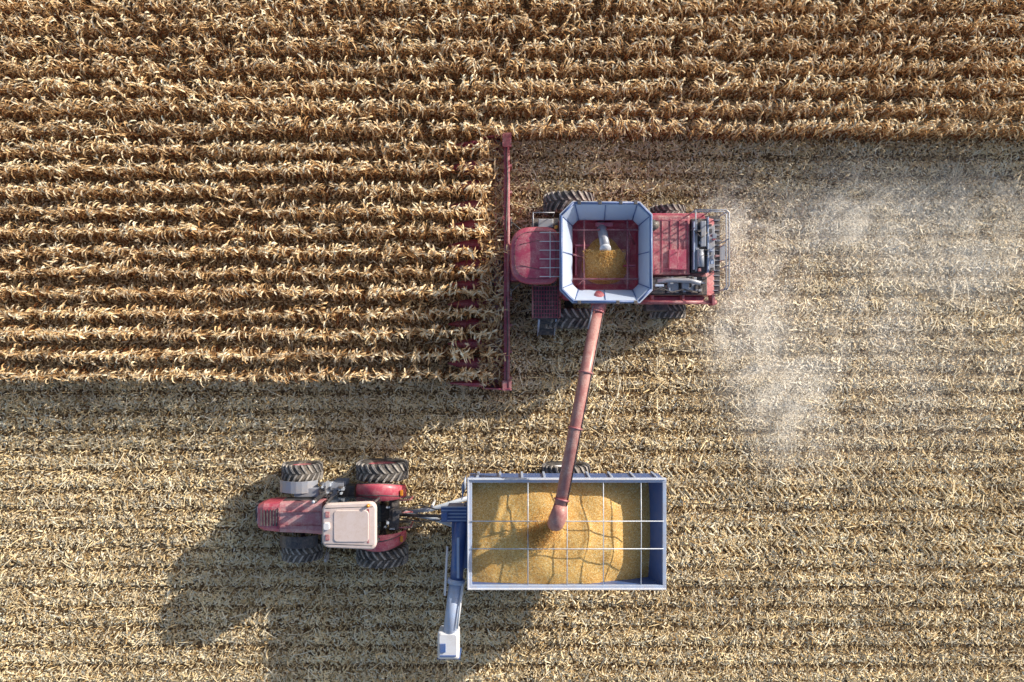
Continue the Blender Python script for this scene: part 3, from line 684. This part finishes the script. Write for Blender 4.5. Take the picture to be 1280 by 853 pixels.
# ------------------------------------------------------------------ TRACTOR
T_ = empty('tractor', (-6.6, -6.45, 0)); ty = -6.45
for s in (-1, 1):
    wheel(T_, -4.90, ty + s * 1.58, 0.98, 0.64, REDD, nl=22)
    wheel(T_, -7.98, ty + s * 1.50, 0.77, 0.62, REDD, nl=20)
tube('rear_axle', T_, [(-4.9, ty - 1.4, 0.95), (-4.9, ty + 1.4, 0.95)], 0.14, DARK)
tube('front_axle', T_, [(-7.98, ty - 1.35, 0.72), (-7.98, ty + 1.35, 0.72)], 0.10, DARK)
boxes('chassis', T_, [((-8.9, -4.3), (ty - 0.33, ty + 0.33), (0.55, 1.3)), ((-9.35, -8.9), (ty - 0.4, ty + 0.4), (0.5, 1.0)), ((-6.8, -5.9), (ty + 0.34, ty + 1.0), (0.6, 1.15)), ((-6.8, -5.9), (ty - 1.0, ty - 0.34), (0.6, 1.15))], DARK, 0.04)
def hsec(x, hw, z0, z1, rnd):
    return [(x, ty - hw, z0), (x, ty - hw, z1 - rnd), (x, ty - hw * 0.94, z1 - rnd * 0.45), (x, ty - hw * 0.72, z1 - rnd * 0.1), (x, ty - hw * 0.3, z1),
            (x, ty + hw * 0.3, z1), (x, ty + hw * 0.72, z1 - rnd * 0.1), (x, ty + hw * 0.94, z1 - rnd * 0.45), (x, ty + hw, z1 - rnd), (x, ty + hw, z0)]
loft('hood_nose', T_, [hsec(-9.40, 0.34, 1.05, 1.62, 0.2), hsec(-9.34, 0.44, 1.0, 1.82, 0.2), hsec(-9.1, 0.52, 1.0, 1.93, 0.2), hsec(-8.5, 0.56, 1.0, 2.0, 0.2)], TRED, bevel=0.01)
loft('hood', T_, [hsec(-8.49, 0.565, 1.05, 2.005, 0.2), hsec(-7.6, 0.58, 1.05, 2.07, 0.2), hsec(-6.9, 0.62, 1.05, 2.12, 0.2)], PINK, bevel=0.01)
boxes('nose_vents', T_, [((-9.18 + 0.115 * i, -9.13 + 0.115 * i), (ty - 0.3, ty + 0.3), (1.955 + 0.007 * i, 1.99 + 0.007 * i)) for i in range(6)], DARK, 0.004)
boxes('hood_stripes', T_, [((-8.45, -6.95), (ty + s * 0.25 - 0.02, ty + s * 0.25 + 0.02), (2.07, 2.135)) for s in (-1, 1)] + [((-8.52, -8.47), (ty - 0.38, ty + 0.38), (1.99, 2.03))], REDD, 0.005)
boxes('side_grilles', T_, [((-8.4, -7.3), (ty + s * 0.59 - 0.015, ty + s * 0.59 + 0.015), (1.2, 1.75)) for s in (-1, 1)], DARK)
boxes('headlights', T_, [((-9.43, -9.34), (ty - 0.32, ty - 0.1), (1.45, 1.6)), ((-9.43, -9.34), (ty + 0.1, ty + 0.32), (1.45, 1.6))], WHITE, 0.01)
boxes('front_weights', T_, [((-9.7, -9.36), (ty - 0.36 + 0.12 * i, ty - 0.26 + 0.12 * i), (0.55, 1.0)) for i in range(6)], DARK, 0.02)
loft('cab_glass', T_, [rrect(-5.65, ty, 0.80, 0.66, 0.12, 1.25), rrect(-5.72, ty, 0.90, 0.76, 0.14, 2.0), rrect(-5.70, ty, 0.84, 0.76, 0.14, 3.0)], GLASS)
for sx, sy in ((-1, -1), (-1, 1), (1, -1), (1, 1)):
    tube('cab_pillar', T_, [(-5.70 + sx * 0.86, ty + sy * 0.70, 1.3), (-5.71 + sx * 0.88, ty + sy * 0.74, 2.0), (-5.70 + sx * 0.82, ty + sy * 0.74, 3.02)], 0.045, DARK, 8)
def roofring(s, z):
    pts = []
    for (x, y, _) in rrect(0, 0, 0.95 * s, 0.85 * s, 0.24 * s, 0, 5):
        yy = y * (0.90 + 0.10 * (x + 0.95) / 1.9)
        pts.append((-5.68 + x, ty + yy, z))
    return pts
loft('cab_roof', T_, [roofring(0.95, 2.98), roofring(1.0, 3.06), roofring(1.0, 3.15), roofring(0.94, 3.22), roofring(0.6, 3.25)], ROOF, bevel=0.01)
loft('roof_panel', T_, [rrect(-5.60, ty, 0.62, 0.56, 0.12, 3.23), rrect(-5.60, ty, 0.60, 0.54, 0.12, 3.275)], ROOF, bevel=0.012)
boxes('roof_details', T_, [((-6.5, -6.36), (ty - 0.5, ty - 0.3), (3.2, 3.26)), ((-6.5, -6.36), (ty + 0.3, ty + 0.5), (3.2, 3.26)), ((-5.05, -4.98), (ty - 0.6, ty + 0.6), (3.2, 3.25))], REDD, 0.01)
tubes('roof_seams', T_, [[(-6.5, ty - 0.62, 3.235), (-4.85, ty - 0.68, 3.235)], [(-6.5, ty + 0.62, 3.235), (-4.85, ty + 0.68, 3.235)]], 0.01, DARK, 5)
loft('gps_receiver', T_, [rrect(-6.45, ty, 0.11, 0.13, 0.06, 3.2), rrect(-6.45, ty, 0.10, 0.12, 0.06, 3.33)], WHITE, bevel=0.01)
tube('beacon', T_, [(-5.0, ty + 0.72, 3.16), (-5.0, ty + 0.72, 3.38)], 0.055, AMB)
for s in (-1, 1):
    rings = []
    yi, yo = (0.62, 1.25)
    for i in range(19):
        a = math.radians(8 + 150 * i / 18); R = 1.10
        fx = lambda R: -4.92 + R * 0.88 * math.cos(a)
        fz = lambda R: 0.98 + R * math.sin(a)
        cut = 0.18 * max(0, math.cos(a)) ** 2 + 0.12 * max(0, -math.cos(a)) ** 2
        rings.append([(fx(R), ty + s * yi, fz(R)), (fx(R), ty + s * (yo - 0.16 - cut), fz(R)), (fx(R - 0.03), ty + s * (yo - 0.05 - cut), fz(R - 0.03)), (fx(R - 0.10), ty + s * (yo - cut), fz(R - 0.10)),
                      (fx(R - 0.13), ty + s * (yo - 0.02 - cut), fz(R - 0.13)), (fx(R - 0.05), ty + s * (yo - 0.16 - cut), fz(R - 0.05)), (fx(R - 0.04), ty + s * yi, fz(R - 0.04))])
    loft('rear_fender', T_, rings, TRED, smooth=True)
    tubes('fender_trim', T_, [[rings[k][3] for k in range(19)], [Vector(rings[k][1]) + Vector((0, -s * 0.25, 0.01)) for k in range(3, 17)]], 0.018, DARK, 6)
    rings = []
    for i in range(9):
        a = math.radians(35 + 110 * i / 8); R = 0.87
        x = -7.98 + R * math.cos(a); z = 0.74 + R * math.sin(a)
        rings.append([(x, ty + s * 0.80, z), (x, ty + s * 1.24, z), (x, ty + s * 1.24, z - 0.03), (x, ty + s * 0.80, z - 0.03)])
    loft('front_fender', T_, rings, DARK if s < 0 else GREY, bevel=0.005)
    boxes('cab_steps', T_, [((-6.75, -6.25), (ty + s * 1.05 - 0.13, ty + s * 1.05 + 0.13), (0.45 + 0.33 * i, 0.49 + 0.33 * i)) for i in range(4)], GREY, 0.01)
    tubes('mirror_arm', T_, [[(-6.5, ty + s * 0.75, 2.85), (-6.62, ty + s * 1.25, 2.85), (-6.64, ty + s * 1.3, 2.6)]], 0.022, DARK)
    box('mirror', T_, (-6.68, -6.60), (ty + s * 1.3 - 0.12, ty + s * 1.3 + 0.12), (2.25, 2.7), GREY, 0.02)
    boxes('fender_lights', T_, [((-4.12, -4.02), (ty + s * 0.85 - 0.1, ty + s * 0.85 + 0.1), (1.62, 1.72))], AMB, 0.01)
tube('exhaust_stack', T_, [(-6.98, ty + 0.78, 1.5), (-6.98, ty + 0.78, 2.85), (-6.92, ty + 0.82, 3.0)], [0.085, 0.085, 0.06], DARK, 14)
tube('exhaust_tip', T_, [(-6.98, ty + 0.78, 2.8), (-6.98, ty + 0.80, 3.05)], 0.055, RIMG, 12)
boxes('side_tank_and_box', T_, [((-8.1, -7.15), (ty + 0.64, ty + 1.0), (1.15, 1.50)), ((-7.1, -6.5), (ty + 0.62, ty + 1.15), (1.15, 1.42)), ((-7.1, -6.55), (ty - 1.1, ty - 0.62), (1.15, 1.4))], GREY, 0.04)
rr = random.Random(8)
for nm, mt, cnt in (('side_fittings', DARK, 16), ('side_brackets', RIMG, 9)):
    l = []
    for i in range(cnt):
        x = rr.uniform(-7.2, -6.3); y = ty + rr.choice((1, 1, -1)) * rr.uniform(0.64, 1.15); a, b = rr.uniform(0.03, 0.18), rr.uniform(0.03, 0.12)
        l.append(((x, x + a), (y, y + b), (1.2 + rr.uniform(0, 0.01), 1.4 + rr.uniform(0.05, 0.3))))
    for i in range(cnt // 2):
        x = rr.uniform(-4.75, -4.2); y = ty + rr.uniform(-0.55, 0.5); a, b = rr.uniform(0.05, 0.2), rr.uniform(0.04, 0.15)
        l.append(((x, x + a), (y, y + b), (1.5, 1.65 + rr.uniform(0.02, 0.25))))
    boxes(nm, T_, l, mt, 0.006)
boxes('rear_hitch', T_, [((-4.35, -3.85), (ty - 0.5, ty - 0.42), (0.5, 0.62)), ((-4.35, -3.85), (ty + 0.42, ty + 0.5), (0.5, 0.62)), ((-4.5, -4.0), (ty - 0.07, ty + 0.07), (0.45, 0.56)), ((-4.55, -4.2), (ty - 0.55, ty + 0.55), (1.3, 1.6)), ((-4.4, -4.15), (ty - 0.25, ty + 0.25), (1.6, 1.8))], DARK, 0.02)
tubes('hitch_links', T_, [[(-4.5, ty + s * 0.5, 1.5), (-3.8, ty + s * 0.52, 1.25), (-3.8, ty + s * 0.48, 0.6)] for s in (-1, 1)] + [[(-4.4, ty, 1.2), (-3.75, ty, 1.0)]], 0.035, REDD)

# ------------------------------------------------------------------ DUST: airborne chaff and dust specks
md = bpy.data.materials.new('airborne_chaff'); md.use_nodes = True; nt = md.node_tree
nt.nodes.remove(nt.nodes['Principled BSDF'])
df = nt.nodes.new('ShaderNodeBsdfDiffuse'); df.inputs['Color'].default_value = (0.98, 0.92, 0.82, 1)
nt.links.new(df.outputs[0], nt.nodes['Material Output'].inputs['Surface'])
r = np.random.default_rng(9)
P = []
for (x, y, rx, ry, s) in PLUME:
    big = rx > 5
    n = int((1100 if big else 4600) * rx * ry * s)
    a = r.normal(0, 0.40, (n, 2))
    px = x + a[:, 0] * rx; py = y + a[:, 1] * ry
    wv = np.sin(1.9 * px + 1.3 * np.sin(1.1 * py)) * np.sin(1.3 * py + 1.7 * np.sin(0.9 * px)) * 0.5 + 0.5
    wv = 0.6 * wv + 0.4 * (0.5 + 0.5 * np.sin(4.1 * px - 2.2 * py + 2 * np.sin(1.7 * py)))
    k = (r.uniform(0, 1, n) < wv ** 1.2) & (py < 7.4) & (px > 7.3)
    px, py = px[k], py[k]
    P.append(np.stack([px, py, r.gamma(2.0, 0.20, len(px)).clip(0.12, 1.6)], 1))
P = np.concatenate(P); n = len(P)
hs = r.uniform(0.004, 0.009, n)
nrm = r.normal(0, 0.30, (n, 3)) + np.array([0.28, 0.18, 1.0]); nrm /= np.linalg.norm(nrm, axis=1)[:, None]
t1 = np.cross(nrm, r.normal(0, 1, (n, 3))); t1 /= np.linalg.norm(t1, axis=1)[:, None]; t2 = np.cross(nrm, t1)
V = np.empty((n, 3, 3))
for k in range(3):
    an = 2 * math.pi * k / 3
    V[:, k] = P + (t1 * math.cos(an) + t2 * math.sin(an)) * (hs * 1.6)[:, None]
F = np.arange(3 * n).reshape(-1, 3)
mk('dust_cloud', V.reshape(-1, 3).tolist(), F.tolist(), md)
print('specks', n)

# ------------------------------------------------------------------ light, sky, camera
el = 20.0; az = 57.0
w = bpy.data.worlds.new('World'); S.world = w; w.use_nodes = True
nt = w.node_tree; bg = nt.nodes['Background']
sky = nt.nodes.new('ShaderNodeTexSky'); sky.sky_type = 'NISHITA'; sky.sun_disc = False
sky.sun_elevation = math.radians(el); sky.sun_rotation = math.radians(az)
sky.dust_density = 2.0
nt.links.new(sky.outputs[0], bg.inputs[0]); bg.inputs[1].default_value = 0.15
sl = bpy.data.lights.new('sun', 'SUN'); sl.energy = 5.0; sl.angle = math.radians(0.5); sl.color = (1.0, 0.94, 0.83)
so = bpy.data.objects.new('sun', sl); COL.objects.link(so); so.location = (30, 22, 20)
a = math.radians(az); e = math.radians(el)
so.rotation_euler = Vector((-math.sin(a) * math.cos(e), -math.cos(a) * math.cos(e), -math.sin(e))).to_track_quat('-Z', 'Y').to_euler()

cd = bpy.data.cameras.new('camera'); cd.lens = 27; cd.sensor_width = 36; cd.clip_end = 4000; cd.clip_start = 0.1
co = bpy.data.objects.new('camera', cd); COL.objects.link(co); co.location = (0, 0, 30); co.rotation_euler = (0, 0, 0)
S.camera = co
